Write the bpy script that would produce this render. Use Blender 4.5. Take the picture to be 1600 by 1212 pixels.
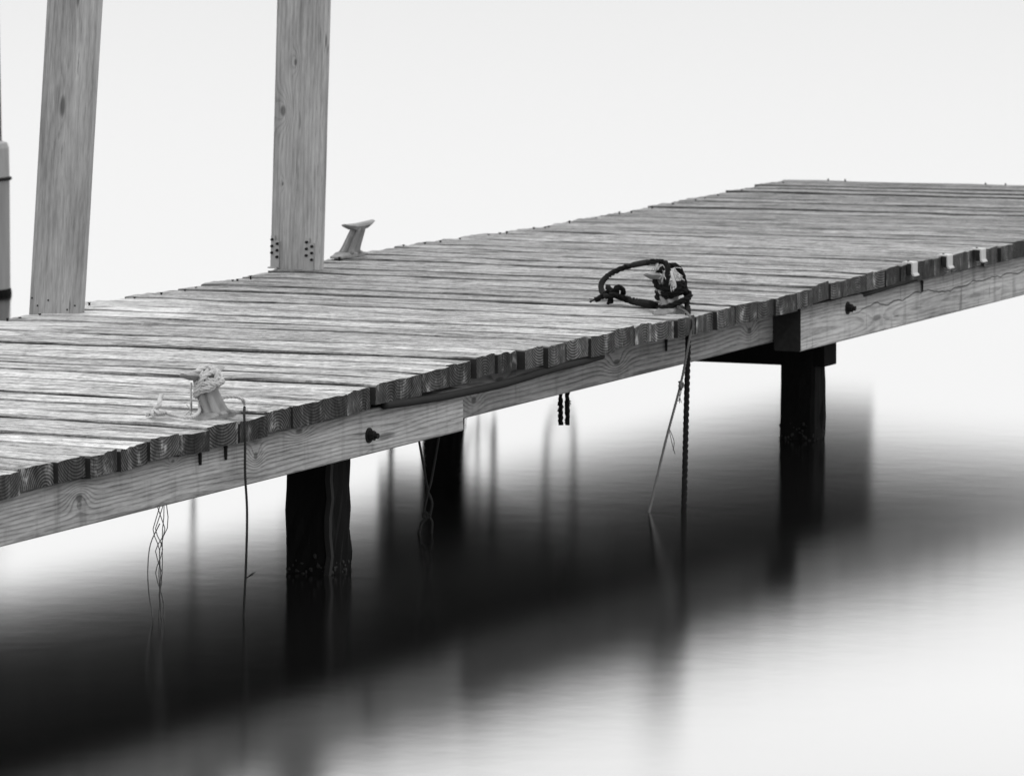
import bpy, math, random
import numpy as np
from mathutils import Matrix, Vector

random.seed(11)
SC = bpy.context.scene
for o in list(bpy.data.objects):
    bpy.data.objects.remove(o)
COL = SC.collection

# ------------------------------------------------------------------ frames
# The dock has its own frame: u along the planks (0 = near edge), v along the dock, w up from
# the deck.  The dock climbs very slightly, so the level world is a small rotation away.
UP = Vector((.0175, .012, 1.0)).normalized()
_x = (Vector((1, 0, 0)) - UP * UP.x).normalized()
_y = UP.cross(_x)
M3 = Matrix((_x, _y, UP))
M4 = M3.to_4x4()
WATER = -.483 * UP.z                       # world height of the water sheet
DECK_W = 1.80
PITCH = .147                               # plank spacing

# ------------------------------------------------------------------ camera
F_PX, PITCH_A, ROLL, YAW = 8670.1, .1106618, -.0081920, .4460982
CAM = Vector((6.409288, -11.552506, 1.562697))
_d = Vector((-math.sin(YAW) * math.cos(PITCH_A), math.cos(YAW) * math.cos(PITCH_A), -math.sin(PITCH_A)))
_r = _d.cross(Vector((0, 0, 1))).normalized()
_u = _r.cross(_d)
_R = math.cos(ROLL) * _r + math.sin(ROLL) * _u
_U = -math.sin(ROLL) * _r + math.cos(ROLL) * _u
cam = bpy.data.cameras.new('camera')
cam.sensor_width = 36
cam.lens = F_PX / 1600 * 36
cam.clip_start = .1
cam.clip_end = 20000
cam.dof.use_dof = True
cam.dof.focus_distance = 14.4
cam.dof.aperture_fstop = 11
cam_o = bpy.data.objects.new('camera', cam)
COL.objects.link(cam_o)
rot = Matrix((_R, _U, -_d)).transposed().to_4x4()
cam_o.matrix_world = M4 @ (Matrix.Translation(CAM) @ rot)
SC.camera = cam_o

# ------------------------------------------------------------------ sky: even overcast
SUN_EL, SUN_AZ = math.radians(62), math.radians(200)
w = bpy.data.worlds.new('World')
SC.world = w
w.use_nodes = True
nt = w.node_tree
nt.nodes.clear()
sky = nt.nodes.new('ShaderNodeTexSky')
sky.sky_type = 'NISHITA'
sky.sun_disc = False
sky.sun_elevation = SUN_EL
sky.sun_rotation = SUN_AZ
sky.air_density = 1
sky.dust_density = 4
bw = nt.nodes.new('ShaderNodeRGBToBW')
mix = nt.nodes.new('ShaderNodeMix')
mix.data_type = 'RGBA'
mix.inputs['Factor'].default_value = .85
mix.inputs['B'].default_value = (17.5, 17.5, 17.5, 1)     # the even cloud layer
bg = nt.nodes.new('ShaderNodeBackground')
bg.inputs['Strength'].default_value = .1
out = nt.nodes.new('ShaderNodeOutputWorld')
nt.links.new(sky.outputs[0], bw.inputs[0])
nt.links.new(bw.outputs[0], mix.inputs['A'])
nt.links.new(mix.outputs['Result'], bg.inputs[0])
nt.links.new(bg.outputs[0], out.inputs[0])

sun = bpy.data.lights.new('sun', 'SUN')
sun.energy = .6
sun.angle = math.radians(35)
sun_o = bpy.data.objects.new('sun', sun)
COL.objects.link(sun_o)
# from behind and to the left of the dock
sd = Vector((-.40 * math.cos(SUN_EL) / .45, .62 * math.cos(SUN_EL) / .74, math.sin(SUN_EL)))
sun_o.rotation_euler = sd.to_track_quat('Z', 'Y').to_euler()
sky.sun_rotation = math.atan2(sd.x, sd.y)

SC.view_settings.view_transform = 'Standard'
SC.view_settings.look = 'None'
SC.view_settings.exposure = 0
SC.view_settings.gamma = 1
SC.view_settings.use_curve_mapping = False
SC.render.engine = 'CYCLES'
SC.cycles.use_denoising = True
SC.cycles.max_bounces = 8

# ------------------------------------------------------------------ pixel helpers (photo pixels -> dock frame)
def ray(x, y):
    return _d + _R * ((x - 800) / F_PX) - _U * ((y - 606) / F_PX)
def at_h(x, y, h=0.):                       # on the level h of the dock frame
    v = ray(x, y); return CAM + v * ((h - CAM.z) / v.z)
def at_u(x, y, u):
    v = ray(x, y); return CAM + v * ((u - CAM.x) / v.x)
def at_v(x, y, vv):
    v = ray(x, y); return CAM + v * ((vv - CAM.y) / v.y)
def at_water(x, y):
    v = ray(x, y); return CAM + v * ((WATER - UP.dot(CAM)) / UP.dot(v))
_hd = Vector((_d.x, _d.y, 0)).normalized()
def at_d(x, y, c, dep=0.):                  # on the upright plane through c, dep metres nearer
    v = ray(x, y); return CAM + v * (((c - CAM).dot(_hd) - dep) / v.dot(_hd))
def water_w(u, v):
    return (WATER - UP.x * u - UP.y * v) / UP.z

# ------------------------------------------------------------------ mesh helpers
class MB:
    def __init__(s):
        s.v = []; s.f = []; s.m = []
    def add(s, verts, faces, mi=0):
        b = len(s.v)
        s.v += [tuple(p) for p in verts]
        for f in faces:
            s.f.append([b + i for i in f]); s.m.append(mi)
    def box(s, a, b, mi=0, M=None):
        x0, y0, z0 = a; x1, y1, z1 = b
        vs = [Vector(p) for p in ((x0,y0,z0),(x1,y0,z0),(x1,y1,z0),(x0,y1,z0),(x0,y0,z1),(x1,y0,z1),(x1,y1,z1),(x0,y1,z1))]
        if M: vs = [M @ p for p in vs]
        s.add(vs, [(0,3,2,1),(4,5,6,7),(0,1,5,4),(1,2,6,5),(2,3,7,6),(3,0,4,7)], mi)
    def loft(s, rings, mi=0, cap=True, capmi=None):
        n = len(rings[0]); b = len(s.v)
        for r in rings: s.v += [tuple(p) for p in r]
        for i in range(len(rings) - 1):
            for j in range(n):
                k = (j + 1) % n
                s.f.append([b+i*n+j, b+i*n+k, b+(i+1)*n+k, b+(i+1)*n+j]); s.m.append(mi)
        if cap:
            cm = mi if capmi is None else capmi
            s.f.append([b + j for j in reversed(range(n))]); s.m.append(cm)
            e = b + (len(rings) - 1) * n
            s.f.append([e + j for j in range(n)]); s.m.append(cm)
    def cyl(s, p, q, r0, r1=None, n=10, mi=0):
        p = Vector(p); q = Vector(q); r1 = r0 if r1 is None else r1
        z = (q - p).normalized(); a = z.orthogonal().normalized(); c = z.cross(a)
        ring = lambda o, r: [o + a * (r * math.cos(2*math.pi*i/n)) + c * (r * math.sin(2*math.pi*i/n)) for i in range(n)]
        s.loft([ring(p, r0), ring(q, r1)], mi)
    def ball(s, c, r, mi=0, sq=(1,1,1), n=8):
        c = Vector(c); rings = []
        for i in range(1, n // 2 + 2):
            t = math.pi * i / (n // 2 + 2)
            rings.append([c + Vector((sq[0]*r*math.sin(t)*math.cos(2*math.pi*j/n), sq[1]*r*math.sin(t)*math.sin(2*math.pi*j/n), -sq[2]*r*math.cos(t))) for j in range(n)])
        s.loft(rings, mi)
    def build(s, name, mats, parent=None, loc=None, matrix=None, smooth=False):
        me = bpy.data.meshes.new(name)
        me.from_pydata(s.v, [], s.f)
        for m in (mats if isinstance(mats, (list, tuple)) else [mats]): me.materials.append(m)
        me.polygons.foreach_set('material_index', s.m)
        if smooth: me.polygons.foreach_set('use_smooth', [True] * len(s.f))
        me.update()
        return link(name, me, parent, loc, matrix)
def link(name, data, parent=None, loc=None, matrix=None):
    o = bpy.data.objects.new(name, data); COL.objects.link(o)
    if parent: o.parent = parent
    m = matrix if matrix is not None else Matrix.Translation(loc if loc is not None else (0, 0, 0))
    o.matrix_basis = m if parent else M4 @ m
    return o
def tag(o, label=None, cat=None, group=None, kind=None):
    if label: o['label'] = label
    if cat: o['category'] = cat
    if group: o['group'] = group
    if kind: o['kind'] = kind
    return o
def thing(name, label, cat, loc=(0, 0, 0), group=None, matrix=None):
    return tag(link(name, None, None, loc, matrix), label, cat, group)

def spline(pts, step=.006):
    P = [Vector(p) for p in pts]
    P = [P[0] * 2 - P[1]] + P + [P[-1] * 2 - P[-2]]
    out = []
    for i in range(1, len(P) - 2):
        a, b, c, d = P[i-1:i+3]
        n = max(2, int((c - b).length / step))
        for k in range(n):
            t = k / n
            out.append(.5 * ((2*b) + (c-a)*t + (2*a-5*b+4*c-d)*t*t + (3*b-a-3*c+d)*t**3))
    out.append(P[-2])
    return out
def frames(path):
    T = [(path[min(i+1, len(path)-1)] - path[max(i-1, 0)]).normalized() for i in range(len(path))]
    n = T[0].orthogonal().normalized(); fr = []
    for t in T:
        n = (n - t * n.dot(t))
        n = n.normalized() if n.length > 1e-6 else t.orthogonal().normalized()
        fr.append((n.copy(), t.cross(n)))
    return fr
def tube(mb, pts, r, n=7, mi=0, step=.008, taper=None):
    path = spline(pts, step); fr = frames(path); rings = []
    for i, (p, (a, b)) in enumerate(zip(path, fr)):
        rr = r if taper is None else r * taper(i / (len(path) - 1))
        rings.append([p + a * (rr*math.cos(2*math.pi*j/n)) + b * (rr*math.sin(2*math.pi*j/n)) for j in range(n)])
    mb.loft(rings, mi)
def rope(mb, pts, r, strands=3, lay=6.5, n=6, mi=0, step=None, rough=.0):
    """a laid rope: strands wound round the path; r is the outer radius"""
    path = spline(pts, step or r * .9); fr = frames(path)
    rs = r * .55; ro = r * .49; dist = 0; ph = [0]
    for i in range(1, len(path)):
        dist += (path[i] - path[i-1]).length
        ph.append(dist / (lay * r) * 2 * math.pi)
    for k in range(strands):
        rings = []
        for i, (p, (a, b)) in enumerate(zip(path, fr)):
            t = ph[i] + 2 * math.pi * k / strands
            c = p + a * (ro * math.cos(t)) + b * (ro * math.sin(t))
            rr = rs * (1 + rough * (random.random() - .5))
            rings.append([c + a * (rr*math.cos(2*math.pi*j/n)) + b * (rr*math.sin(2*math.pi*j/n)) for j in range(n)])
        mb.loft(rings, mi)
def fray(mb, p, d, n, L, r, spread=.6, mi=0):
    for _ in range(n):
        dd = (Vector(d) + Vector((random.uniform(-1,1), random.uniform(-1,1), random.uniform(-1,1))) * spread).normalized()
        q = Vector(p); pts = [q.copy()]
        for _k in range(3):
            q = q + dd * (L / 3 * random.uniform(.7, 1.2))
            dd = (dd + Vector((random.uniform(-1,1), random.uniform(-1,1), random.uniform(-1,.6))) * .4).normalized()
            pts.append(q.copy())
        tube(mb, pts, r, 4, mi, .01)

# ------------------------------------------------------------------ material helpers
class NT:
    def __init__(s, name):
        s.mat = bpy.data.materials.new(name); s.mat.use_nodes = True
        s.t = s.mat.node_tree; s.t.nodes.clear()
    def n(s, typ, **kw):
        nd = s.t.nodes.new(typ)
        for k, v in kw.items(): setattr(nd, k, v)
        return nd
    def put(s, sock, v):
        if isinstance(v, bpy.types.NodeSocket): s.t.links.new(v, sock)
        else: sock.default_value = v
    def m(s, op, a, b=None, c=None, clamp=False):
        nd = s.n('ShaderNodeMath', operation=op, use_clamp=clamp)
        for i, v in enumerate((a, b, c)):
            if v is not None: s.put(nd.inputs[i], v)
        return nd.outputs[0]
    def vm(s, op, a, b):
        nd = s.n('ShaderNodeVectorMath', operation=op)
        s.put(nd.inputs[0], a); s.put(nd.inputs[1], b)
        return nd.outputs[0]
    def noise(s, vec, scale=1., detail=3., rough=.55, dist=0.):
        nd = s.n('ShaderNodeTexNoise')
        s.put(nd.inputs['Vector'], vec); nd.inputs['Scale'].default_value = scale
        nd.inputs['Detail'].default_value = detail; nd.inputs['Roughness'].default_value = rough
        nd.inputs['Distortion'].default_value = dist
        return nd.outputs[0]
    def rng(s, v, a, b, c=0., d=1., smooth=True):
        nd = s.n('ShaderNodeMapRange', interpolation_type='SMOOTHSTEP' if smooth else 'LINEAR')
        s.put(nd.inputs[0], v)
        for i, q in enumerate((a, b, c, d)): nd.inputs[i+1].default_value = q
        return nd.outputs[0]
    def sep(s, v):
        nd = s.n('ShaderNodeSeparateXYZ'); s.put(nd.inputs[0], v); return nd.outputs
    def comb(s, x, y, z):
        nd = s.n('ShaderNodeCombineXYZ')
        for i, v in enumerate((x, y, z)): s.put(nd.inputs[i], v)
        return nd.outputs[0]
    def done(s, val, rough=.9, bump=None, bstr=.3, bdist=.002, spec=.25):
        p = s.n('ShaderNodeBsdfPrincipled')
        if isinstance(val, bpy.types.NodeSocket):
            s.t.links.new(s.comb(val, val, val), p.inputs['Base Color'])
        else: p.inputs['Base Color'].default_value = (val, val, val, 1)
        s.put(p.inputs['Roughness'], rough)
        p.inputs['Specular IOR Level'].default_value = spec
        if bump is not None:
            b = s.n('ShaderNodeBump'); b.inputs['Strength'].default_value = bstr
            b.inputs['Distance'].default_value = bdist
            s.t.links.new(bump, b.inputs['Height']); s.t.links.new(b.outputs[0], p.inputs['Normal'])
        o = s.n('ShaderNodeOutputMaterial'); s.t.links.new(p.outputs[0], o.inputs[0])
        return s.mat
    def obj(s, ob=None):
        nd = s.n('ShaderNodeTexCoord')
        if ob: nd.object = ob
        return nd.outputs['Object']
    def info(s):
        return s.n('ShaderNodeObjectInfo')

def rings(N, P, warp, spacing, knots=()):
    """growth rings round a pith line that runs along local x; pith place comes with each object"""
    inf = N.info(); x, y, z = N.sep(P)
    c = N.sep(inf.outputs['Color'])
    seed = N.m('MULTIPLY', inf.outputs['Alpha'], 37.)
    Q = N.comb(N.m('ADD', N.m('MULTIPLY', x, 1.1), seed), N.m('MULTIPLY', y, 7.), N.m('MULTIPLY', z, 7.))
    w1 = N.m('SUBTRACT', N.noise(Q, 1., 2.), .5)
    py = N.m('MULTIPLY', N.m('SUBTRACT', c[1], .5), .16)
    pz = N.m('MULTIPLY', N.m('SUBTRACT', c[2], .5), .16)
    dy = N.m('SUBTRACT', y, py); dz = N.m('SUBTRACT', z, pz)
    r = N.m('SQRT', N.m('ADD', N.m('MULTIPLY', dy, dy), N.m('MULTIPLY', dz, dz)))
    r = N.m('MULTIPLY_ADD', w1, warp, r)
    kn = None
    for (kx, kz, sx, sz, amp) in knots:
        ax = N.m('DIVIDE', N.m('SUBTRACT', x, kx), sx); az = N.m('DIVIDE', N.m('SUBTRACT', z, kz), sz)
        d2 = N.m('ADD', N.m('MULTIPLY', ax, ax), N.m('MULTIPLY', az, az))
        g = N.m('EXPONENT', N.m('MULTIPLY', d2, -1.))
        r = N.m('MULTIPLY_ADD', g, amp, r)
        core = N.rng(d2, .02, .16, 1., 0.)
        kn = core if kn is None else N.m('MAXIMUM', kn, core)
    ph = N.m('FRACT', N.m('DIVIDE', r, spacing))
    late = N.m('MULTIPLY', N.rng(ph, .35, .85), N.rng(ph, .9, 1., 1., 0.))
    return late, kn, seed, c[0], (x, y, z)

def deck_wood():
    """bleached, split top of the planks"""
    N = NT('weathered_plank_wood'); P = N.obj()
    late, _, seed, tone, (x, y, z) = rings(N, P, .012, .0065)
    sx = N.m('ADD', x, seed)
    f1 = N.noise(N.comb(N.m('MULTIPLY', sx, 5.), N.m('MULTIPLY', y, 24.), N.m('MULTIPLY', z, 24.)), 1., 5., .75)
    f2 = N.noise(N.comb(N.m('MULTIPLY', sx, 22.), N.m('MULTIPLY', y, 62.), N.m('MULTIPLY', z, 62.)), 1., 3., .75)
    f4 = N.noise(N.comb(N.m('MULTIPLY_ADD', sx, 3.2, 40.), N.m('MULTIPLY', y, 30.), N.m('MULTIPLY', z, 20.)), 1., 4., .7)
    f3 = N.noise(N.comb(N.m('MULTIPLY', sx, 1.3), N.m('MULTIPLY', y, 9.), N.m('MULTIPLY', z, 9.)), 1., 3., .6)
    cr = N.noise(N.comb(N.m('MULTIPLY', sx, 1.5), N.m('MULTIPLY', y, 20.), N.m('MULTIPLY', z, 10.)), 1., 3., .5, .3)
    crack = N.m('MULTIPLY', N.rng(N.m('ABSOLUTE', N.m('SUBTRACT', cr, .5)), .004, .034, 1., 0.), N.rng(f3, .38, .52))
    crack = N.m('MAXIMUM', crack, N.m('MULTIPLY', N.rng(f4, .32, .43, 1., 0.), .85))
    f6 = N.noise(N.comb(N.m('MULTIPLY', sx, 85.), N.m('MULTIPLY', y, 44.), N.m('MULTIPLY', z, 44.)), 1., 3., .7)
    # big damp / bleached areas in the frame of the whole deck
    D = N.obj(DOCK)
    big = N.noise(N.vm('MULTIPLY', D, (.9, .55, .5)), 1.6, 4., .6)
    dx, dy, dz_ = N.sep(D)
    def patch(cu, cv, su, sv, soft=1.0):
        a = N.m('DIVIDE', N.m('SUBTRACT', dx, cu), su); b = N.m('DIVIDE', N.m('SUBTRACT', dy, cv), sv)
        d = N.m('SQRT', N.m('ADD', N.m('MULTIPLY', a, a), N.m('MULTIPLY', b, b)))
        d = N.m('MULTIPLY_ADD', N.m('SUBTRACT', f3, .5), 1.1, d)
        return N.rng(d, .75, .75 + .5 * soft, 1., 0.)
    pat = N.m('MAXIMUM', patch(-1.75, 2.35, .42, .55, .6), patch(-.16, 3.25, .42, .34, .9))
    v = N.m('MULTIPLY_ADD', N.m('SUBTRACT', f1, .5), 2.6, 1.10)
    v = N.m('MULTIPLY_ADD', N.m('SUBTRACT', f2, .5), 2.5, v)
    v = N.m('MULTIPLY_ADD', N.m('SUBTRACT', f6, .5), 1.5, v)
    v = N.m('MULTIPLY_ADD', N.m('SUBTRACT', f3, .5), .55, v)
    v = N.m('MULTIPLY_ADD', N.m('SUBTRACT', big, .5), .55, v)
    v = N.m('MULTIPLY_ADD', late, -.16, v)
    v = N.m('MULTIPLY_ADD', pat, .42, v)
    v = N.m('MULTIPLY', v, tone)
    v = N.m('MULTIPLY', v, N.m('MULTIPLY_ADD', crack, -.72, 1.))
    edge = N.m('MULTIPLY_ADD', N.m('SUBTRACT', f4, .5), .030, N.m('ABSOLUTE', y))
    v = N.m('MULTIPLY', v, N.rng(edge, .056, .070, 1., .42))
    v = N.m('MINIMUM', N.m('MAXIMUM', v, .02), .62)
    vo = N.n('ShaderNodeTexVoronoi'); N.put(vo.inputs['Vector'], N.vm('MULTIPLY', D, (1., 1., .2))); vo.inputs['Scale'].default_value = 5.
    sel = N.m('GREATER_THAN', N.sep(vo.outputs['Color'])[0], .80)
    spk = N.m('MULTIPLY', sel, N.rng(N.m('MULTIPLY_ADD', N.m('SUBTRACT', f2, .5), .05, vo.outputs['Distance']), .030, .048, 1., 0.))
    v = N.m('MULTIPLY_ADD', spk, N.m('SUBTRACT', .5, v), v)
    h = N.m('ADD', N.m('MULTIPLY', f2, .6), N.m('SUBTRACT', f1, N.m('MULTIPLY', crack, 1.2)))
    return N.done(v, .85, h, .55, .004)

def end_wood():
    """sawn end grain, dark with dirt and damp, the rings standing out"""
    N = NT('dark_end_grain'); P = N.obj()
    late, _, seed, tone, (x, y, z) = rings(N, P, .010, .0078)
    S = N.comb(N.m('MULTIPLY', x, 10.), N.m('ADD', y, seed), z)
    b1 = N.noise(N.vm('MULTIPLY', S, (1, 22, 9)), 1., 3., .6)
    b2 = N.noise(N.vm('MULTIPLY', S, (1, 90, 40)), 1., 3., .6)
    b3 = N.noise(N.vm('MULTIPLY', S, (1, 30, 45)), 1., 4., .7)
    pale = N.m('MULTIPLY', N.rng(b1, .55, .70), N.rng(b3, .4, .6))
    own = N.m('MULTIPLY_ADD', N.m('FRACT', N.m('MULTIPLY', seed, 3.7)), .8, .5)
    late = N.m('MULTIPLY', late, N.rng(b3, .22, .5))
    ringy = N.m('MULTIPLY_ADD', N.m('FRACT', N.m('MULTIPLY', seed, 5.3)),   .11, .015)
    v = N.m('MULTIPLY_ADD', late, ringy, .024)
    v = N.m('MULTIPLY', v, N.rng(b1, .3, .7, .35, 1.6, False))
    v = N.m('MULTIPLY_ADD', pale, .20, v)
    chk = N.noise(N.vm('MULTIPLY', S, (1, 70, 8)), 1., 2., .6)
    v = N.m('MULTIPLY', v, N.m('MULTIPLY_ADD', N.rng(chk, .30, .38, 1., 0.), -.7, 1.))
    v = N.m('MULTIPLY', N.m('MULTIPLY', v, own), N.rng(b2, .25, .75, .5, 1.5, False))
    h = N.m('ADD', late, b2)
    return N.done(v, .9, h, .6, .003)

def beam_wood(name, base, knots=(), crack=None, saw=False, spacing=.011, contrast=.45, dirt=True, warp=.05, check=70.):
    """side of a stringer or an upright board: long grain that flows round the knots"""
    N = NT(name); P = N.obj()
    late, kn, seed, tone, (x, y, z) = rings(N, P, warp, spacing, knots)
    sx = N.m('ADD', x, seed)
    f1 = N.noise(N.comb(N.m('MULTIPLY', sx, 4.), N.m('MULTIPLY', y, 60.), N.m('MULTIPLY', z, 60.)), 1., 4., .6)
    f2 = N.noise(N.comb(N.m('MULTIPLY', sx, 22.), N.m('MULTIPLY', y, 260.), N.m('MULTIPLY', z, 260.)), 1., 2., .6)
    f3 = N.noise(N.comb(N.m('MULTIPLY', sx, 2.), N.m('MULTIPLY', y, 12.), N.m('MULTIPLY', z, 12.)), 1., 3., .6)
    f5 = N.noise(N.comb(N.m('MULTIPLY_ADD', sx, 5., 9.), N.m('MULTIPLY', y, 25.), N.m('MULTIPLY', z, 30.)), 1., 4., .65)
    late = N.m('MULTIPLY', late, N.rng(f5, .26, .52))
    v = N.m('MULTIPLY_ADD', late, -contrast, 1.)
    v = N.m('MULTIPLY_ADD', N.m('SUBTRACT', f1, .5), .9, v)
    v = N.m('MULTIPLY_ADD', N.m('SUBTRACT', f2, .5), .8, v)
    v = N.m('MULTIPLY_ADD', N.m('SUBTRACT', f3, .5), 1.2, v)
    ck2 = N.noise(N.comb(N.m('MULTIPLY_ADD', sx, 6., 3.), N.m('MULTIPLY', y, 20.), N.m('MULTIPLY', z, check)), 1., 3., .6)
    dash = N.m('MULTIPLY', N.rng(ck2, .28, .36, 1., 0.), N.rng(f3, .42, .55))
    v = N.m('MULTIPLY', v, N.m('MULTIPLY_ADD', dash, -.55, 1.))
    if dirt:                                  # dirt washed down from the plank ends
        run = N.noise(N.comb(N.m('MULTIPLY', sx, 16.), 0., N.m('MULTIPLY', z, 3.)), 1., 3., .6)
        v = N.m('MULTIPLY', v, N.rng(run, .5, .72, 1., .66))
        dn = N.m('MULTIPLY_ADD', N.m('SUBTRACT', f3, .5), .09, z)
        v = N.m('MULTIPLY', v, N.rng(dn, .012, .056, 1., .5))
    if kn is not None: v = N.m('MULTIPLY', v, N.m('MULTIPLY_ADD', kn, -.62, 1.))
    h = N.m('ADD', N.m('MULTIPLY', f2, .5), N.m('MULTIPLY', late, -.7))
    if saw:
        s1 = N.noise(N.comb(N.m('MULTIPLY', sx, 34.), 0., N.m('MULTIPLY', z, 5.)), 1., 2., .6)
        st = N.rng(s1, .60, .70)
        v = N.m('MULTIPLY', v, N.m('MULTIPLY_ADD', st, -.30, 1.)); h = N.m('SUBTRACT', h, st)
    if crack:
        z0, x0, x1, amp = crack
        cn = N.m('SUBTRACT', N.noise(N.comb(N.m('MULTIPLY', sx, 3.2), 0., 0.), 1., 3., .6), .5)
        d = N.m('ABSOLUTE', N.m('SUBTRACT', z, N.m('MULTIPLY_ADD', cn, amp, z0)))
        ck = N.m('MULTIPLY', N.rng(d, .0008, .0028, 1., 0.), N.m('MULTIPLY', N.rng(x, x0, x0 + .3), N.rng(x, x1 - .3, x1, 1., 0.)))
        v = N.m('MULTIPLY', v, N.m('MULTIPLY_ADD', ck, -.8, 1.)); h = N.m('MULTIPLY_ADD', ck, -3., h)
    v = N.m('MULTIPLY', v, N.m('MULTIPLY', tone, base * 2))
    v = N.m('MAXIMUM', v, .015)
    return N.done(v, .85, h, .45, .002)

def plain(name, base, var=.4, scale=40., rough=.8, spec=.25, bstr=.3, stretch=(1, 1, 1), bdist=.002):
    N = NT(name); P = N.vm('MULTIPLY', N.obj(), stretch)
    n1 = N.noise(P, scale, 4., .6); n2 = N.noise(P, scale * .22, 3., .6)
    v = N.m('MULTIPLY_ADD', N.m('SUBTRACT', n1, .5), var * 1.6, 1.)
    v = N.m('MULTIPLY_ADD', N.m('SUBTRACT', n2, .5), var * 1.6, v)
    v = N.m('MULTIPLY', N.m('MAXIMUM', v, .1), base)
    return N.done(v, rough, n1, bstr, bdist, spec)

def water_material():
    N = NT('still_water')
    P = N.n('ShaderNodeTexCoord').outputs['Object']
    n1 = N.noise(N.vm('MULTIPLY', P, (1, 1, 1)), 9., 3., .55)
    n2 = N.noise(P, 1.7, 2., .5)
    h = N.m('MULTIPLY_ADD', n2, 2.0, n1)
    b = N.n('ShaderNodeBump'); b.inputs['Strength'].default_value = .10; b.inputs['Distance'].default_value = .0018
    N.put(b.inputs['Height'], h)
    g = N.n('ShaderNodeBsdfAnisotropic' if False else 'ShaderNodeBsdfGlossy')
    g.distribution = 'BECKMANN'
    g.inputs['Roughness'].default_value = .15
    g.inputs['Color'].default_value = (1, 1, 1, 1)
    N.put(g.inputs['Normal'], b.outputs[0])
    d = N.n('ShaderNodeBsdfDiffuse'); d.inputs['Color'].default_value = (.006, .006, .006, 1)
    lw = N.n('ShaderNodeLayerWeight'); lw.inputs['Blend'].default_value = .5
    # reflectance rises towards grazing like water's, levelling off as the small waves tilt it
    ramp = N.n('ShaderNodeValToRGB'); e = ramp.color_ramp
    e.elements[0].position = 0; e.elements[0].color = (.02,) * 3 + (1,)
    e.elements[1].position = .84; e.elements[1].color = (.59,) * 3 + (1,)
    for p_, c_ in ((.45, .05), (.62, .14), (.75, .36)):
        q = e.elements.new(p_); q.color = (c_,) * 3 + (1,)
    N.t.links.new(lw.outputs['Facing'], ramp.inputs[0])
    mx = N.n('ShaderNodeMixShader')
    N.t.links.new(ramp.outputs[0], mx.inputs[0]); N.t.links.new(d.outputs[0], mx.inputs[1]); N.t.links.new(g.outputs[0], mx.inputs[2])
    o = N.n('ShaderNodeOutputMaterial'); N.t.links.new(mx.outputs[0], o.inputs[0])
    return N.mat

# ------------------------------------------------------------------ water
mb = MB()
S = 6000
mb.add([(-S, -S, 0), (S, -S, 0), (S, S, 0), (-S, S, 0)], [(0, 1, 2, 3)])
me_w = mb.build('water', water_material())
me_w.matrix_world = Matrix.Translation((0, 0, WATER))
tag(me_w, kind='structure')

# ------------------------------------------------------------------ the dock
DOCK = thing('dock', 'long grey weathered wooden dock of cross planks on black pilings', 'dock')
M_DECK = deck_wood()
M_END = end_wood()
M_SIDE = plain('damp_shaded_plank_side', .020, .5, 30., .9, .1, .3, (.2, 1, 1))  # damp wood, with the shade of the gaps put into its colour
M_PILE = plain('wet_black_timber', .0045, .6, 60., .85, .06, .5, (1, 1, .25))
M_CRUST = plain('shell_crust', .010, .9, 160., .7, .3, .8)
M_DARKMETAL = plain('dark_rusted_steel', .010, .5, 120., .8, .1)

NEAR = [(-.75,-.007),(-.55,-.005),(0,-.007),(.29,-.008),(.59,.001),(.74,-.002),(1.18,.004),(1.32,.005),(1.46,.011),(1.76,.015),(2.06,.006),(2.21,.003),(2.65,.005),(2.94,-.003),(3.52,-.006),(3.83,-.006),(4.1,.003),(4.28,0),(4.56,.007),(4.85,.002),(5.16,.001),(5.42,-.004),(5.72,-.007),(8.1,0)]
FAR = [(2.4,.004),(2.67,.006),(3.14,-.001),(3.72,.002),(4.4,.010),(4.78,.012),(5.07,.003),(5.24,.002),(5.71,-.010),(7.16,-.010),(7.74,-.003),(8.11,-.003)]
def zn(v): return float(np.interp(v, [a for a, _ in NEAR], [b for _, b in NEAR]))
def zf(v): return float(np.interp(v, [a for a, _ in FAR], [b for _, b in FAR]))
K0, K1 = -20, 55
WIDE = {2: .013, 4: .004, 9: .008, 12: .007, 13: .014, 14: .012, 15: .012, 16: .006, 19: .011, 20: .010, 21: .007, 25: .006, 29: .006, 31: .006, -1: .007, 0: .007, 5: .007, 33: .006, 38: .008, 44: .007, 48: .008, 51: .008}
THICK = .058
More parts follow.
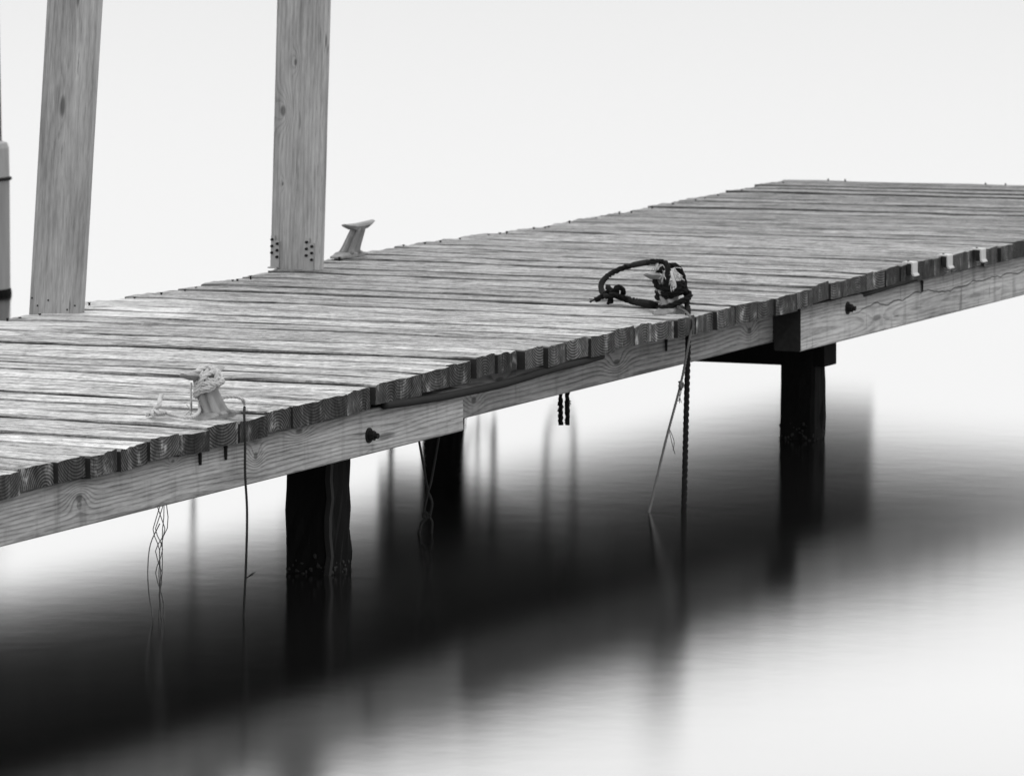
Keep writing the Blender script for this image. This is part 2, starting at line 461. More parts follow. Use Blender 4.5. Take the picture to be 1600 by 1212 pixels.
def plank_mesh(rn, wd, ln):
    """box with a worn, uneven top and a splintered sawn end"""
    mb = MB(); n = 12; h = wd / 2; nt_ = 7
    ch = rn.uniform(.0015, .005); ch2 = rn.uniform(.0015, .005)
    th = THICK + rn.uniform(-.006, .002)
    crown = rn.uniform(-.0015, .0025)
    cols = [rn.uniform(-.0012, .0012) for _ in range(nt_)]
    R = []
    sk = [rn.uniform(-.006, .006), rn.uniform(-.006, .006)]
    for i in range(n + 1):
        x = -ln / 2 + ln * i / n; end = i in (0, n)
        s_ = sk[0] if i == 0 else sk[1] if i == n else 0
        a = rn.uniform(-.0025, .0012); b = rn.uniform(-.0012, .0025)
        zt = rn.uniform(-.0016, .0016) - (.001 if end else 0)
        ring = [(x + s_ + (rn.uniform(-.0006, .0006) if end else 0), -h + a, -th), (x - s_ + (rn.uniform(-.0006, .0006) if end else 0), h + b, -th), (x - s_, h + b, zt - ch2 - rn.uniform(0, .003))]
        for j in range(nt_):
            t = 1 - 2 * j / (nt_ - 1)
            y = t * (h - (ch2 if t > 0 else ch)) + (b if j == 0 else a if j == nt_ - 1 else 0)
            z = zt + crown * (1 - t * t) + cols[j] + rn.uniform(-.0008, .0008) - (abs(rn.gauss(0, .0014)) if end else 0)
            ring.append((x - s_ * t + (rn.uniform(-.0008, .0004) * (1 if i == n else -1) if end else 0), y, z))
        ring.append((x + s_, -h + a, zt - ch - rn.uniform(0, .003)))
        R.append(ring)
    mb.loft(R, 0, True, 1)
    m = nt_ + 4
    for i in range(n):
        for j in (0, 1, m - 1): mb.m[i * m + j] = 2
    return mb
for k in range(K0, K1):
    rn = random.Random(900 + k)
    g0 = WIDE.get(k, 0) * .65 or WIDE.get(k, rn.choice([.002, .003, .005, .006, .008])); g1 = .002
    v0, v1 = k * PITCH + g0, (k + 1) * PITCH - g1
    vc = (v0 + v1) / 2
    u0 = rn.choice([rn.uniform(-.007, .004), rn.uniform(-.004, .004), rn.uniform(-.014, .006)]); u1 = -DECK_W + rn.uniform(-.012, .016)
    ln = u0 - u1
    jn = rn.uniform(-.0032, .0032) * (1 if k < 26 else .6)
    za, zb = zn(vc) + jn, zf(vc) + jn + rn.uniform(-.002, .002)
    mat = Matrix.Translation(((u0 + u1) / 2, vc, (za + zb) / 2)) @ Matrix.Rotation(-math.atan2(za - zb, ln), 4, 'Y') @ Matrix.Rotation(rn.uniform(-.025, .025), 4, 'X')
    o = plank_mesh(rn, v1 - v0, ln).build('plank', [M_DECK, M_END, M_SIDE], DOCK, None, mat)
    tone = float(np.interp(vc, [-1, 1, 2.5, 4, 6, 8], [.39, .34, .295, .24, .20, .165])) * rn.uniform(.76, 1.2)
    o.color = (tone, rn.uniform(.2, .8), rn.choice([rn.uniform(.62, .8), rn.uniform(.66, .95), rn.uniform(.7, .9), rn.uniform(0, .07)]), rn.random())

# stringers, lapped side by side at each bent
KA = [(2.17, .012, .05, .03, -.035), (2.62, .045, .03, .012, .02), (3.04, .010, .035, .03, .03), (3.27, .045, .06, .02, .025), (1.2, .0, .06, .03, .03), (3.75, -.02, .16, .03, .008)]
M_STR_A = beam_wood('stringer_wood_wavy', .29, KA, spacing=.0095, contrast=.4)
M_STR_B = beam_wood('stringer_wood_knotty', .24, [(.62, -.01, .05, .03, .03), (1.55, .0, .07, .03, .04), (2.52, .0, .05, .03, .03), (.78, .03, .09, .02, .02)], spacing=.012)
M_STR_C = beam_wood('stringer_wood_cracked', .31, [(.62, -.02, .12, .03, .02)], crack=(.018, .3, 3.8, .10), saw=True, spacing=.010, contrast=.3)
M_STR_P = beam_wood('stringer_wood_plain', .20, [], spacing=.012)
def beam(name, mats, parent, L, wy, hz, matrix, color, rn, n=8, ch=.004):
    mb = MB(); R = []
    for i in range(n + 1):
        x = L * i / n; a = rn.uniform(-.001, .001); y, z = wy / 2, hz / 2
        b = [rn.uniform(-.0012, .0012) for _ in range(4)]
        R.append([(x, -y+ch+b[0], -z), (x, y-ch+b[1], -z), (x, y, -z+ch), (x, y, z-ch), (x, y-ch, z), (x, -y+ch, z), (x, -y+b[2], z-ch), (x, -y+b[3], -z+ch)])
    mb.loft(R, 0, True, 1)
    o = mb.build(name, mats, parent, None, matrix); o.color = color
    return o
M_BEAMEND = plain('beam_end_wood', .022, .5, 70., .9, .08)
def stringer(u_face, v0, v1, top, bot, th, mat, seed, skew=0., color=None):
    """u_face: outer face; local x runs along v, local -y is the outer face, local z up"""
    rn = random.Random(seed); L = v1 - v0
    mtx = Matrix.Translation((u_face - th / 2, v0, (top + bot) / 2)) @ Matrix.Rotation(math.pi / 2 + skew, 4, 'Z')
    return beam('stringer', [mat, M_BEAMEND], DOCK, L, th, top - bot, mtx, color or (.5, rn.uniform(.75, .95), rn.uniform(.3, .5), rn.random()), rn, 10)
TOP = -.0605
sA = stringer(-.018, -2.62, 1.585, TOP, -.176, .088, M_STR_A, 1, color=(.5, .1, .1, .31))
sB = stringer(-.110, 1.22, 4.55, TOP, -.168, .088, M_STR_B, 2, color=(.46, .15, .2, .72))
sC = stringer(-.018, 3.918, 8.02, TOP, -.193, .088, M_STR_C, 3, color=(.53, .12, .35, .13))
for (uf, a, b) in ((-1.70, -2.62, 1.6), (-1.61, 1.2, 4.6), (-1.70, 3.9, 8.02), (-.86, -2.62, 1.6), (-.95, 1.2, 4.6)):
    stringer(uf, a, b, TOP, -.172, .088, M_STR_P, int(1000 + uf * 100 + a * 10), color=(.35, .2, .3, .5))
def bolt(parent, v, w, u_face):
    P = parent.matrix_basis.inverted()
    mb = MB(); c = Vector((u_face, v, w))
    mb.cyl(c + Vector((-.002, 0, 0)), c + Vector((.003, 0, 0)), .020, n=16)
    mb.cyl(c + Vector((.003, 0, 0)), c + Vector((.017, .001, 0)), .0135, n=6)
    mb.cyl(c + Vector((.017, .001, 0)), c + Vector((.027, .001, -.001)), .0075, n=10)
    mb.build('bolt', M_DARKMETAL, parent, None, P)
bolt(sA, 1.033, -.126, -.018)
bolt(sC, 4.293, -.094, -.018)
# spike ends showing below the planks
for (px, py, v, uf) in ((313, 716, .10, -.018), (353, 708, .2, -.018), (1041, 540, 2.9, -.108), (1441, 448, 5.0, -.016)):
    p = at_u(px, py, uf + .004); mb = MB()
    mb.cyl((0, 0, -.016), (0, 0, .020), .0035, .0045, 8)
    mb.cyl((0, 0, .014), (0, 0, .017), .0055, n=8)
    mb.build('spike', M_DARKMETAL, DOCK, p)
# pilings and caps
def piling(u, v, wx, wy, top, seed, depth=1.1, lean=(0, 0)):
    rn = random.Random(seed); wl = water_w(u, v); mb = MB(); R = []; n = 26
    per = []
    for (a, b) in ((-1, -1), (1, -1), (1, 1), (-1, 1)):
        pass
    m = 6
    corners = [(-1, -1), (1, -1), (1, 1), (-1, 1)]
    base = []
    for i in range(4):
        a, b = corners[i], corners[(i + 1) % 4]
        for j in range(m):
            t = (j + .5) / m
            base.append((a[0] + (b[0]-a[0]) * t, a[1] + (b[1]-a[1]) * t))
    for i in range(n + 1):
        w = wl - depth + (top - wl + depth) * i / n
        crust = math.exp(-((w - wl - .05) / .16) ** 2)
        R.append([(u + lean[0]*(w-wl) + p[0]*wx/2*(1 + rn.uniform(-.02, .06)*(.5 + 1.6*crust)), v + lean[1]*(w-wl) + p[1]*wy/2*(1 + rn.uniform(-.02, .06)*(.5 + 1.6*crust)), w) for p in base])
    mb.loft(R)
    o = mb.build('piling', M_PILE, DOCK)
    # pale vertical split edges and a crust of shells at the water line, one per piling
    mb = MB()
    for _ in range(60):
        s = rn.choice([(0, -1), (1, 0), (0, -1), (1, 0), (-1, 0)]); t = rn.uniform(-1, 1)
        hh = wl + abs(rn.gauss(0, .03)) - .006
        p = (u + (s[0] if s[0] else t) * wx / 2 * 1.03, v + (s[1] if s[1] else t) * wy / 2 * 1.03, hh)
        mb.ball(p, rn.uniform(.002, .006), 0, (1, 1, rn.uniform(.5, 1.6)), 6)
    tag(mb.build('shell_crust', M_CRUST, o), kind='stuff')
    return o
pc = at_water(513, 899)
p1 = piling(pc.x - .063, pc.y + .068, .124, .132, -.10, 5, lean=(.012, 0))
mb = MB(); rn = random.Random(3)
R = []
for i in range(13):
    w = water_w(pc.x, pc.y) - .3 + i * .05; a = rn.uniform(-.003, .003)
    c0 = Vector((pc.x + .004 + a + .012 * (i * .05 - .3), pc.y - .002 + a, w))
    R.append([c0 + Vector((-.010, -.004, 0)), c0 + Vector((.005, -.005, 0)), c0 + Vector((.006, .008, 0)), c0 + Vector((-.010, .01, 0))])
mb.loft(R)
mb.build('corner_strip', plain('grey_split_wood', .009, .8, 50., .8, .25, .5, (1, 1, .15)), p1)
pc3 = at_water(1272, 689)
p3 = piling(pc3.x - .062, pc3.y + .052, .112, .10, -.25, 6, lean=(.02, 0))
pc2 = at_water(692, 664)
p2 = piling(-1.515, pc3.y + .06, .10, .11, -.17, 7)
piling(-1.55, pc.y + .075, .135, .15, -.17, 8)
for u in (-.2, -1.55): piling(u, -2.45, .135, .15, -.18, 9)
rn = random.Random(4)
ce = at_v(1287, 560, pc3.y)
CAPU = ce.x
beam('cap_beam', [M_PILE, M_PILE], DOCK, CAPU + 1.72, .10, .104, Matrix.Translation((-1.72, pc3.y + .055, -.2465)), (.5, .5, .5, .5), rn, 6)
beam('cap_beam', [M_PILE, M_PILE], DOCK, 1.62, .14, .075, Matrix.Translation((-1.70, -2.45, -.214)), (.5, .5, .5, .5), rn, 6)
# a board that closes part of the far end
beam('end_board', [M_STR_P, M_BEAMEND], DOCK, .37, .03, .155, Matrix.Translation((-1.80, 8.06, -.140)), (.6, .2, .3, .6), rn, 4)
# nail heads proud of the deck (too small to tell apart)
mb = MB(); rn = random.Random(77)
for k in range(8, K1):
    for t in (.25, .75):
        if rn.random() < .55: continue
        v = (k + t) * PITCH + rn.uniform(-.012, .012); u = -DECK_W + .045 + rn.uniform(-.015, .012); hh = rn.choice([.001, .002, .003, .004, .007])
        mb.cyl((u, v, zf(v) - .01), (u, v, zf(v) + hh), .0030, n=6); mb.cyl((u, v, zf(v) + hh), (u, v, zf(v) + hh + .002), .0046, n=7)
for u in (-1.62, -1.55, -.98, -.90, -.4):
    mb.cyl((u, 8.05, -.01), (u, 8.05, .006), .0035, n=6)
tag(mb.build('nails', M_DARKMETAL, DOCK), kind='stuff')

# ------------------------------------------------------------------ hose, and a tube added as gap shade, under the plank ends
M_RUBBER_SHADE = plain('dark_rubber_and_shade', .020, .2, 30., .8, .08, .1)  # hose rubber, also the dark tone of the added shade pieces
def tagged(mb, name, mats, label, cat, group=None, smooth=True):
    return tag(mb.build(name, mats, None, None, None, smooth), label, cat, group)
hs = [at_u(600, 633, -.010), at_u(640, 628, -.008), at_u(700, 618, -.006), at_u(780, 601, -.006), at_u(860, 577.5, -.006), at_u(905, 566, -.012), at_u(940, 556, -.03)]
mb = MB(); tube(mb, hs, .0105, 10)
tagged(mb, 'hose', M_RUBBER_SHADE, 'dark rubber hose sagging between plank ends and stringer', 'hose')
hs = [at_u(1340, 463, -.03), at_u(1360, 457, -.012), at_u(1390, 448, -.008), at_u(1420, 439, -.010), at_u(1450, 430, -.03)]
mb = MB(); tube(mb, hs, .0075, 10)  # dark tube put where there is only a shaded gap
tagged(mb, 'gap_shade', M_RUBBER_SHADE, 'short dark tube added as the shadow gap under plank ends below the pale brackets', 'gap_shade')

# ------------------------------------------------------------------ upright boards
KP2 = [(.50, .055, .055, .028, .045), (.655, .015, .035, .015, .03), (.27, .05, .02, .010, .02)]
M_POST1 = beam_wood('upright_board_wood', .255, [(.62, .01, .10, .028, .03), (.95, -.02, .12, .02, .02)], spacing=.017, contrast=.16, dirt=False, warp=.06)
M_POST2 = beam_wood('upright_knotty_wood', .27, KP2, spacing=.012, contrast=.17, dirt=False, warp=.03, check=110.)
M_POSTEND = plain('pale_board_edge', .33, .3, 60., .9)
def upright(name, label, base, lean_u, lean_v, width, th, H, mat, seed, color):
    """base: near lower corner mid-point of the face; local x runs up, local z across, local -y faces the camera"""
    t = thing(name, label, 'board', base, 'upright boards on the far edge')
    rn = random.Random(seed)
    xa = Vector((lean_u, lean_v, 1)).normalized(); za = Vector((-1, 0, lean_u)).normalized(); ya = za.cross(xa)
    mt = Matrix((xa, ya, za)).transposed().to_4x4()
    o = beam('board', [mat, M_POSTEND], t, H, th, width, mt @ Matrix.Translation((0, th / 2, 0)), color, rn, 14, .003)
    return t, mt
b1 = (at_h(47, 488.5) + at_h(129, 492.5)) / 2
t1, m1 = upright('upright_board', 'bare grey upright board leaning right, the leftmost on the dock', b1 + Vector((-.010, 0, -.012)), .087, 0, .168, .036, 2.3, M_POST1, 21, (.5, .35, .5, .2))
mb = MB(); rn = random.Random(5)
for i in range(8):
    mb.cyl(Vector((rn.uniform(.02, .10), -.002, rn.uniform(-.08, .08))), Vector((.05, .01, 0)) * 0 + Vector((rn.uniform(.02, .1), .004, 0)), .002, n=6)
b2 = (at_h(425, 420.5, zf(3.93)) + at_h(504, 424, zf(3.93))) / 2
t2, m2 = upright('upright_board', 'knotty grey upright board with two bolted brackets beside the bare cleat', b2 + Vector((-.010, 0, 0)), .043, 0, .174, .036, 2.3, M_POST2, 22, (.5, .3, .42, .8))
M_GALV = plain('weathered_zinc', .26, .25, 60., .6, .4, .15)
for j, zc in enumerate((.070, -.053)):
    mb = MB()
    a = [(.004, zc - .016), (.09, zc - .016), (.09, zc), (.105, zc), (.105, zc + .014), (.004, zc + .014)]
    y0, y1 = -.0045, -.001
    n = len(a)
    mb.add([(x, y0, z) for x, z in a] + [(x, y1, z) for x, z in a],
           [tuple(range(n)), tuple(reversed(range(n, 2*n)))] + [(i, i + n, (i+1) % n + n, (i+1) % n) for i in range(n)])
    mb.box((.002, -.022, zc - .016), (.006, -.001, zc + .014))
    br = mb.build('angle_bracket', M_GALV, t2, None, m2)
    for q in range(6):
        col, row = q % 2, q // 2
        x = .092 - .021 * row - .012 * col; z = zc + (.009 if col == 0 else -.010)
        mb = MB(); mb.cyl((x, -.011, z), (x, -.003, z), .0042, .0048, 8)
        mb.build('bolt', M_DARKMETAL, br)
for q in range(5):
    mb = MB(); z = (-.07, -.045, .02, .055, .075)[q]; x = (.045, .03, .05, .03, .05)[q]
    mb.cyl((x, -.0025, z), (x, .004, z), .0025, n=8)
    mb.build('nail', M_DARKMETAL, t1, None, m1)

# ------------------------------------------------------------------ cleats
M_CLEAT = plain('weathered_cast_cleat', .18, .6, 55., .7, .35, .4, (1, 1, .35))
def cleat(label, base, side, hs=1.0, yaw=0.):
    """base: on the deck; side +1 leans towards -u (near edge), -1 towards +u"""
    t = thing('cleat', label, 'cleat', base, 'mooring cleats on the dock', Matrix.Translation(base) @ Matrix.Rotation(yaw, 4, 'Z'))
    # base plate with sloping feet
    mb = MB(); R = []
    for y, hw, h in ((-.098, .012, .003), (-.090, .022, .006), (-.058, .028, .009), (-.050, .029, .014), (0, .030, .016), (.050, .029, .014), (.058, .028, .009), (.090, .022, .006), (.098, .012, .003)):
        R.append([(-hw, y, -.002), (hw, y, -.002), (hw, y, h * .6), (hw * .75, y, h), (-hw * .75, y, h), (-hw, y, h * .6)])
    mb.loft([r[::-1] for r in R])
    mb.build('base_plate', M_CLEAT, t, smooth=False)
    # fluted stem
    mb = MB(); R = []; n = 32; L = -side * .036; SH = .088 * hs
    for i in range(9):
        s = i / 8; z = .008 + SH * s
        wx = .024 - .006 * s + .008 * math.exp(-s * 14); wy = .046 - .012 * s + .008 * math.exp(-s * 12)
        ring = []
        for j in range(n):
            a = 2 * math.pi * j / n
            fl = 1 - .34 * (.5 + .5 * math.cos(6 * a + .6)) ** 3
            ca, sa = math.cos(a), math.sin(a)
            pw = (abs(ca) ** 3.6 + abs(sa) ** 3.6) ** (-1 / 3.6)
            ring.append((L * s + wx * ca * pw * fl, wy * sa * pw * fl, z))
        R.append(ring)
    mb.loft(R); mb.build('stem', M_CLEAT, t, smooth=True)
    # horn bar along the dock: flat on top, tapering underneath to blunt tips
    mb = MB(); R = []
    for y, hw, th in ((-.100, .008, .004), (-.096, .013, .007), (-.075, .018, .011), (-.045, .021, .018), (0, .022, .022), (.045, .021, .018), (.075, .018, .011), (.096, .013, .007), (.100, .008, .004)):
        zt = .008 + SH + .014 + .004 * (abs(y) / .1) ** 2
        R.append([(L - hw, y, zt - th * .35), (L - hw * .6, y, zt - th), (L + hw * .6, y, zt - th), (L + hw, y, zt - th * .35), (L + hw * .8, y, zt - .001), (L + hw * .4, y, zt + .001), (L - hw * .4, y, zt + .001), (L - hw * .8, y, zt - .001)])
    mb.loft([r[::-1] for r in R]); mb.build('horn', M_CLEAT, t, smooth=False)
    return t
C1 = at_h(337, 651, zn(.3)); C2 = at_h(1050, 487, zn(3.05)); C3 = at_h(545, 399.5, zf(4.45) + .002)
cleat('pale cleat wrapped in whitish rope near the left of the dock', C1, 1, 1.0)
cleat('cleat wrapped in black rope on the near edge of the dock', C2, 1, 1.05)
cleat('bare leaning cleat on the far edge beside the knotty board', C3, -1, .95)

# ------------------------------------------------------------------ ropes
M_BLACKROPE = plain('black_tarred_rope', .008, .6, 160., .9, .10, .4)
M_PALEROPE = plain('bleached_white_rope', .42, .35, 120., .9, .2, .3)
M_GREYROPE = plain('grey_thin_line', .09, .35, 150., .9, .2, .3)
M_WETROPE = plain('wet_dark_line', .022, .5, 150., .85, .1, .3)

RB = .0090
c2 = C2 + Vector((-.02, 0, 0))
d2 = lambda x, y, dep=0.: at_d(x, y, c2, dep)
mb = MB()
wp = at_water(1069, 790); GAPP = at_h(1075, 490, 0)
main = [wp + (wp - at_u(1071, 700, .055)) * .5, wp, at_u(1071, 700, .055), at_u(1073, 620, .025), at_u(1075, 548, .0), GAPP + Vector((0, 0, -.05)), GAPP, d2(1074, 478, .0),
        d2(1071, 455, -.012), d2(1067, 432, -.006), d2(1058, 417, .002), d2(1046, 415, .012), d2(1034, 421, .026), d2(1024, 434, .030), d2(1026, 446, .034),
        d2(1043, 451, .046), d2(1060, 444, .036), d2(1067, 443, 0), d2(1052, 452, -.038), d2(1034, 456, -.026), d2(1027, 456, .006), d2(1036, 460, .036),
        d2(1052, 456, .046), d2(1064, 447, .03), d2(1070, 452, -.006), d2(1054, 461, -.042), d2(1034, 464, -.028), d2(1027, 464, .004), d2(1034, 466, .026), d2(1050, 462, .036), d2(1066, 454, .024), d2(1077, 458, .004),
        d2(1077, 464, .024), d2(1064, 471, .044), d2(1047, 478, .052), d2(1033, 481, .040), d2(1026, 478, .01), at_h(1018, 474, .022), at_h(1000, 471, .014), at_h(984, 468, .014), at_h(968, 464, .018)]
rope(mb, main, RB)
loop = [at_h(1022, 478, .014), at_h(1004, 475, .010), at_h(986, 471, .010), at_h(971, 465.5, .018), at_h(958, 461, .03), at_h(948, 463, .025), at_h(940.5, 455, .03), at_h(940, 443, .045), at_h(950, 431, .06), at_h(968, 421, .075), at_h(990, 414, .092),
        d2(1012, 410, 0), d2(1030, 409, .004), d2(1040, 411, .012), d2(1043.5, 418, .034), d2(1043, 432, .044), d2(1040, 446, .042), d2(1044, 455, .03)]
rope(mb, loop, RB)
kc = at_h(960, 464, .020)
knot = [kc + Vector(p) for p in ((.05, .0, -.006), (.02, -.02, .006), (-.012, -.014, .028), (-.022, .012, .022), (.0, .024, -.002), (.026, .008, .014), (.022, -.018, .032), (.002, -.024, .012), (.0, -.028, -.012), (-.004, -.034, -.010))]
rope(mb, knot, RB)
rope(mb, [kc + Vector(p) for p in ((.01, .01, .018), (-.014, -.008, .016), (-.030, -.022, .002), (-.046, -.036, -.008))], RB)
fray(mb, kc + Vector((-.046, -.036, -.006)), (-1, -.6, -.3), 6, .018, .0014)
tagged(mb, 'mooring_rope', M_BLACKROPE, 'thick black rope looped on the deck, knotted, hanging to the water', 'rope', smooth=True)

mb = MB()
wp3 = at_water(1014, 800)
line = [wp3 + (wp3 - at_u(1062, 600, .02)) * .25, wp3, at_u(1040, 690, .028), at_u(1063, 603, .020), at_u(1074, 548, .018), at_u(1080, 512, .012), at_h(1079, 497, .008), at_h(1071, 486.5, .006), d2(1058, 480, .046), d2(1050, 476, .04)]
rope(mb, line, .0040, n=5, lay=7)
kn = at_u(1063, 603, .022)
rope(mb, [kn + Vector(p) for p in ((0, -.006, .012), (.004, .008, .004), (0, .0, -.008), (.003, -.009, .002), (0, .006, .008), (0, 0, -.012))], .0055, n=5)
fray(mb, kn, (0, -.3, -1), 3, .05, .0012, .3)
fray(mb, at_u(1045, 668, .026), (.2, .3, -1), 2, .08, .0011, .25)
tagged(mb, 'thin_line', M_GREYROPE, 'thin grey line tied beside the black rope, slanting to the water', 'rope')

mb = MB(); rn = random.Random(9)
for (x, y, dep) in ((1028, 411, .015), (1032, 413, .018), (1052, 424, .04), (1056, 430, .042), (1054, 418, .03), (1059, 426, .035), (1050, 440, .045), (1036, 428, .035)):
    random.seed(int(x)); fray(mb, d2(x, y, dep), (.2, -.1, -.8), 6, .03, .0012, .8)
tube(mb, [d2(1027, 409, .016), d2(1026, 416, .02), d2(1024, 424, .02)], .0045, 6)
tube(mb, [d2(1048, 424, .042), d2(1052, 436, .05), d2(1055, 448, .048), d2(1050, 452, .046)], .005, 6)
tube(mb, [d2(1033, 428, .034), d2(1029, 436, .036)], .006, 6)
tagged(mb, 'frayed_rope', M_PALEROPE, 'pale frayed rope remnants tangled in the black rope on its cleat', 'rope')

# whitish rope on the left cleat
c1 = C1 + Vector((-.02, 0, 0)); d1 = lambda x, y, dep=0.: at_d(x, y, c1, dep)
mb = MB()
wr = [d1(308, 610, .03), d1(314, 596, .04), d1(322, 582, .03), d1(330, 577, .0), d1(338, 585, -.03), d1(330, 600, -.03), d1(312, 612, -.01), d1(306, 608, .03), d1(322, 606, .055), d1(340, 600, .035), d1(348, 596, .0), d1(336, 602, -.035), d1(312, 606, -.02), d1(308, 598, .03), d1(316, 584, .035), d1(311, 576, .0), d1(318, 573, -.02), d1(332, 574, -.02), d1(340, 582, .01), d1(339, 592, .03), d1(328, 594, .045), d1(316, 588, .045), d1(306, 586, .02), d1(310, 580, -.02), d1(326, 575, .015), d1(336, 578, .03), d1(338, 588, .036), d1(332, 606, .045), d1(312, 612, .04), d1(306, 618, .03)]
rope(mb, wr, .0066)
rope(mb, [d1(300, 584, .03), d1(312, 578, .03), d1(326, 572, .01), d1(340, 580, .0), d1(346, 592, .02), d1(338, 600, .045), d1(322, 598, .055), d1(309, 604, .045), d1(304, 616, .03), d1(312, 620, .0), d1(330, 610, -.03), d1(344, 598, -.02), d1(342, 586, .015), d1(330, 582, .04), d1(316, 592, .055), d1(308, 612, .045)], .0066)
tail = [d1(313, 620, .02), d1(312, 634, .02), at_h(311, 643, .012), at_h(303, 650, .008), at_h(290, 652, .007), at_h(274, 649, .007), at_h(258, 645, .008), at_h(246, 646, .012), at_h(238, 648, .012), at_h(240, 642, .02), at_h(247, 645, .016), at_h(243, 637, .024), at_h(249, 633, .034), at_h(250, 625, .044), at_h(252, 618, .05)]
rope(mb, tail[:9], .0045)
rope(mb, tail[6:], .0062)
rope(mb, [at_h(244, 641, .01), at_h(238, 643, .016), at_h(236, 646, .006), at_h(230, 648, .005)], .0055)
rope(mb, [d1(344, 622, -.02), d1(356, 620, -.03), d1(370, 620, -.03), d1(379, 624, -.02), at_h(382, 631, .008)], .0045)
tube(mb, [d1(299, 598, .02), d1(298, 612, .02), d1(299, 628, .02), at_h(299, 641, .003)], .0025, 5)
fray(mb, at_h(299, 641, .004), (0, -.3, -.2), 6, .02, .0012)
tagged(mb, 'white_rope', M_PALEROPE, 'whitish rope heaped on the left cleat with a tail across planks', 'rope')

# line that hangs off the near edge by the left cleat
mb = MB(); wq = at_water(381, 965)
rope(mb, [wq + Vector((0, 0, -.12)), wq, at_u(384.5, 880, .03), at_u(386, 800, .03), at_u(383, 740, .026), at_u(383, 690, .022), at_u(382, 655, .012), at_h(381.5, 646, .006), at_h(382, 636, .005)], .0034, n=5, lay=5.5)
fray(mb, at_u(383, 905, .03), (.5, .3, .6), 3, .03, .0012, .3)
tagged(mb, 'hanging_line', M_WETROPE, 'thin dark line hanging straight from the planks by the left cleat', 'rope')

# tangle of thin strands that hangs behind the left stringer
mb = MB(); cw = at_water(252, 965); rn = random.Random(31)
us = cw.x
for s in range(5):
    pts = [Vector((us, cw.y + .0, -.10))]
    for i in range(1, 9):
        t = i / 8; w = -.10 + (cw.z - .05 + .10) * t
        sp = .012 * math.sin(math.pi * min(1, t * 1.05)) + .003
        pts.append(Vector((us + rn.uniform(-1, 1) * sp, cw.y + rn.uniform(-1, 1) * sp * 1.4, w)))
    tube(mb, pts, .0012, 5, 0, .02)
tube(mb, [Vector((us, cw.y, -.25)), Vector((us - .018, cw.y - .016, -.30)), Vector((us - .024, cw.y - .02, -.36)), Vector((us - .022, cw.y - .02, -.42)), Vector((us - .012, cw.y - .012, cw.z - .03))], .0014, 5)
tagged(mb, 'tangled_line', M_GREYROPE, 'tangle of thin strands hanging below the left stringer into the water', 'rope')

# V-shaped line in front of the far piling
vw = at_water(665, 833)
dv = lambda x, y, dep=0.: at_d(x, y, vw, dep)
mb = MB()
tube(mb, [dv(650, 660), dv(655, 690), dv(666, 752), dv(669, 768), dv(664, 790), dv(662, 805)], .0034, 6)
tube(mb, [dv(690, 660), dv(686, 682), dv(673, 755), dv(668, 768), dv(675, 785), dv(672, 806)], .0034, 6)
rope(mb, [dv(662, 800), dv(672, 804), dv(668, 810), dv(661, 806), dv(664, 800), dv(668, 808), dv(659, 816), dv(656, 826), dv(654, 833), dv(655, 845)], .0042, n=5)
rope(mb, [dv(668, 768), dv(672, 775), dv(675, 788), dv(671, 806), dv(675, 816), dv(674, 833), dv(674, 848)], .0042, n=5)
tagged(mb, 'knotted_line', M_WETROPE, 'thin line meeting in a V and knotted before the far piling', 'rope')

# lines that hang off the far edge; their reflections show under the dock
FU = -1.84
def far_loop(v0, v1, h, mat, name, label, r=.0095):
    mb = MB(); wl = water_w(FU, v0); n = 14
    pts = [Vector((FU + .04, v0, -.045)), Vector((FU, v0, -.05))]
    for i in range(n + 1):
        t = i / n; s = math.sin(math.pi * t) ** .45
        pts.append(Vector((FU, v0 + (v1 - v0) * (.5 - .5 * math.cos(math.pi * t)), -.06 + (wl + h + .06) * s)))
    pts += [Vector((FU, v1, -.05)), Vector((FU + .04, v1, -.045))]
    rope(mb, pts, r, n=5)
    tagged(mb, name, mat, label, 'rope')
far_loop(5.99, 6.24, .17, M_WETROPE, 'hanging_loop', 'hanging rope loop mirrored in the water right of the far piling, farther right')
far_loop(5.33, 5.58, .17, M_WETROPE, 'hanging_loop', 'hanging rope loop mirrored in the water just right of the far piling')
def far_line(v, h, r, name, label, u=FU, mat=None, top=.0):
    mb = MB(); wl = water_w(u, v); rn = random.Random(int(v * 100))
    rope(mb, [Vector((u + .04, v, -.045)), Vector((u, v, -.055)), Vector((u, v + .004, -.2)), Vector((u, v - .003, (wl - .2) / 2)), Vector((u, v + rn.uniform(-.01, .01), wl + h))], r, n=5)
    tagged(mb, name, mat or M_WETROPE, label, 'rope')
far_line(4.78, -.1, .009, 'hanging_line', 'dark line mirrored in the water left of the far piling')
far_line(5.44, .12, .005, 'hanging_line', 'faint line mirrored inside the rope loop nearest the far piling')
far_line(5.57, .16, .009, 'hanging_line', 'dark line mirrored along the right side of the nearer rope loop')
far_line(3.42, .28, .006, 'hanging_line', 'faint line mirrored in the water left of the near piling', mat=M_GREYROPE)
for (x0, x1, lab) in ((876, 876.5, 'short black rope end hanging below the middle stringer, left of two'), (886.5, 887.5, 'short black rope end hanging below the middle stringer, right of two')):
    q = at_u(x0, 664, -.32); mb = MB()
    rope(mb, [Vector((q.x, q.y, -.02 - THICK)), Vector((q.x, q.y, q.z + .09)), q + Vector((0, 0, .05)), q + Vector((0, 0, .0))], .0078, n=5, rough=.6)
    for i in range(10): fray(mb, q + Vector((0, 0, rn.uniform(0.01, .1))), (0, 0, -1), 1, .02, .0015, .6)
    tagged(mb, 'rope_end', M_BLACKROPE, lab, 'rope')

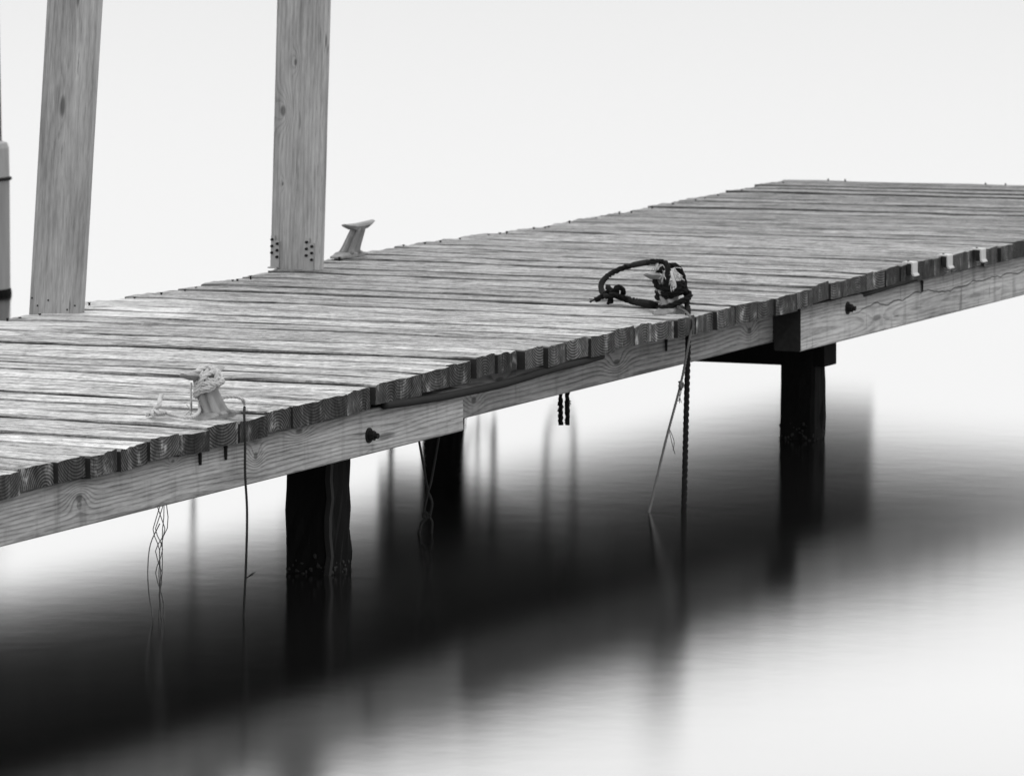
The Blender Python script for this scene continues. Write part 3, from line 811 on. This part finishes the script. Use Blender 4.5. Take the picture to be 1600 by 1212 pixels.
# ------------------------------------------------------------------ pale brackets on the right
M_WHITE = plain('chalky_white_plastic', .42, .15, 60., .6, .3, .1)
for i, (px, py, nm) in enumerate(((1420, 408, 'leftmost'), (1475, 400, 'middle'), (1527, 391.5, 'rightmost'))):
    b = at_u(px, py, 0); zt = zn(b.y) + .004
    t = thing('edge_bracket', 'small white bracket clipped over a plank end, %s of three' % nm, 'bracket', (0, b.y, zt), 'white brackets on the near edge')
    mb = MB(); R = []
    prof = [(-.014, .004), (.018, .004), (.022, .001), (.022, -.032), (.028, -.038), (.028, -.041), (.022, -.040), (.017, -.034), (.017, -.001), (-.014, .000)]
    n = len(prof)
    mb.add([(x, -.021, z) for x, z in prof] + [(x, .021, z) for x, z in prof],
           [tuple(range(n)), tuple(reversed(range(n, 2 * n)))] + [(j, j + n, (j+1) % n + n, (j+1) % n) for j in range(n)])
    mb.build('bracket_plate', M_WHITE, t)
    mb = MB(); mb.box((.001, -.0205, -.036), (.0165, .0205, -.0015)); mb.build('shaded_side', M_RUBBER_SHADE, t)  # dark block added for the bracket's shaded side
    mb = MB(); mb.cyl((-.002, 0, .0035), (-.002, 0, .0065), .004, n=8); mb.build('screw', M_DARKMETAL, t)

# ------------------------------------------------------------------ mooring pile at the left edge
M_MP = plain('grey_mooring_pile_wood', .20, .35, 30., .85, .3, .4, (1, 1, .12))
M_MPT = plain('pale_pile_top', .26, .4, 40., .85, .3, .4, (1, 1, .2))
pw = at_water(-29, 459); sc = F_PX / (pw - CAM).dot(_d)
r0 = 47 / sc; hgt = 236 / sc; cz = (459 - 283) / sc
t = thing('mooring_pile', 'round grey mooring pile with a pale top and rope ring, at far left', 'pile', pw)
def ringz(z, r, n=24, tilt=0.): return [(r*math.cos(2*math.pi*j/n), r*math.sin(2*math.pi*j/n), z + tilt*math.cos(2*math.pi*j/n)) for j in range(n)]
mb = MB(); mb.loft([ringz(-1.2, r0 * .96), ringz(0, r0 * .96), ringz(cz, r0)]); mb.build('shaft', M_MP, t, smooth=False)
mb = MB(); mb.loft([ringz(cz, r0 * 1.0), ringz(hgt - .02, r0 * 1.0), ringz(hgt, r0 * .94), ringz(hgt + .012, r0 * .6)]); mb.build('top', M_MPT, t)
mb = MB(); rope(mb, [Vector(p) for p in ringz(cz, r0 * 1.02, 20, .012) + ringz(cz, r0 * 1.02, 20, .012)[:2]], .008, n=5); mb.build('rope_ring', M_WETROPE, t, smooth=True)
mb = MB(); mb.loft([ringz(-.02, r0 * 1.0), ringz(.006, r0 * 1.01), ringz(.022, r0 * .985)]); mb.build('tide_band', M_PILE, t)
pp = at_d(1.0, 222, pw, .0)
mb = MB(); mb.cyl((0, 0, 0), (-.002, 0, 1.6), .0045, n=10)
tag(mb.build('pole', M_DARKMETAL, None, pp + Vector((0, 0, -.012))), 'thin black pole rising from the mooring pile at the left edge', 'pole')
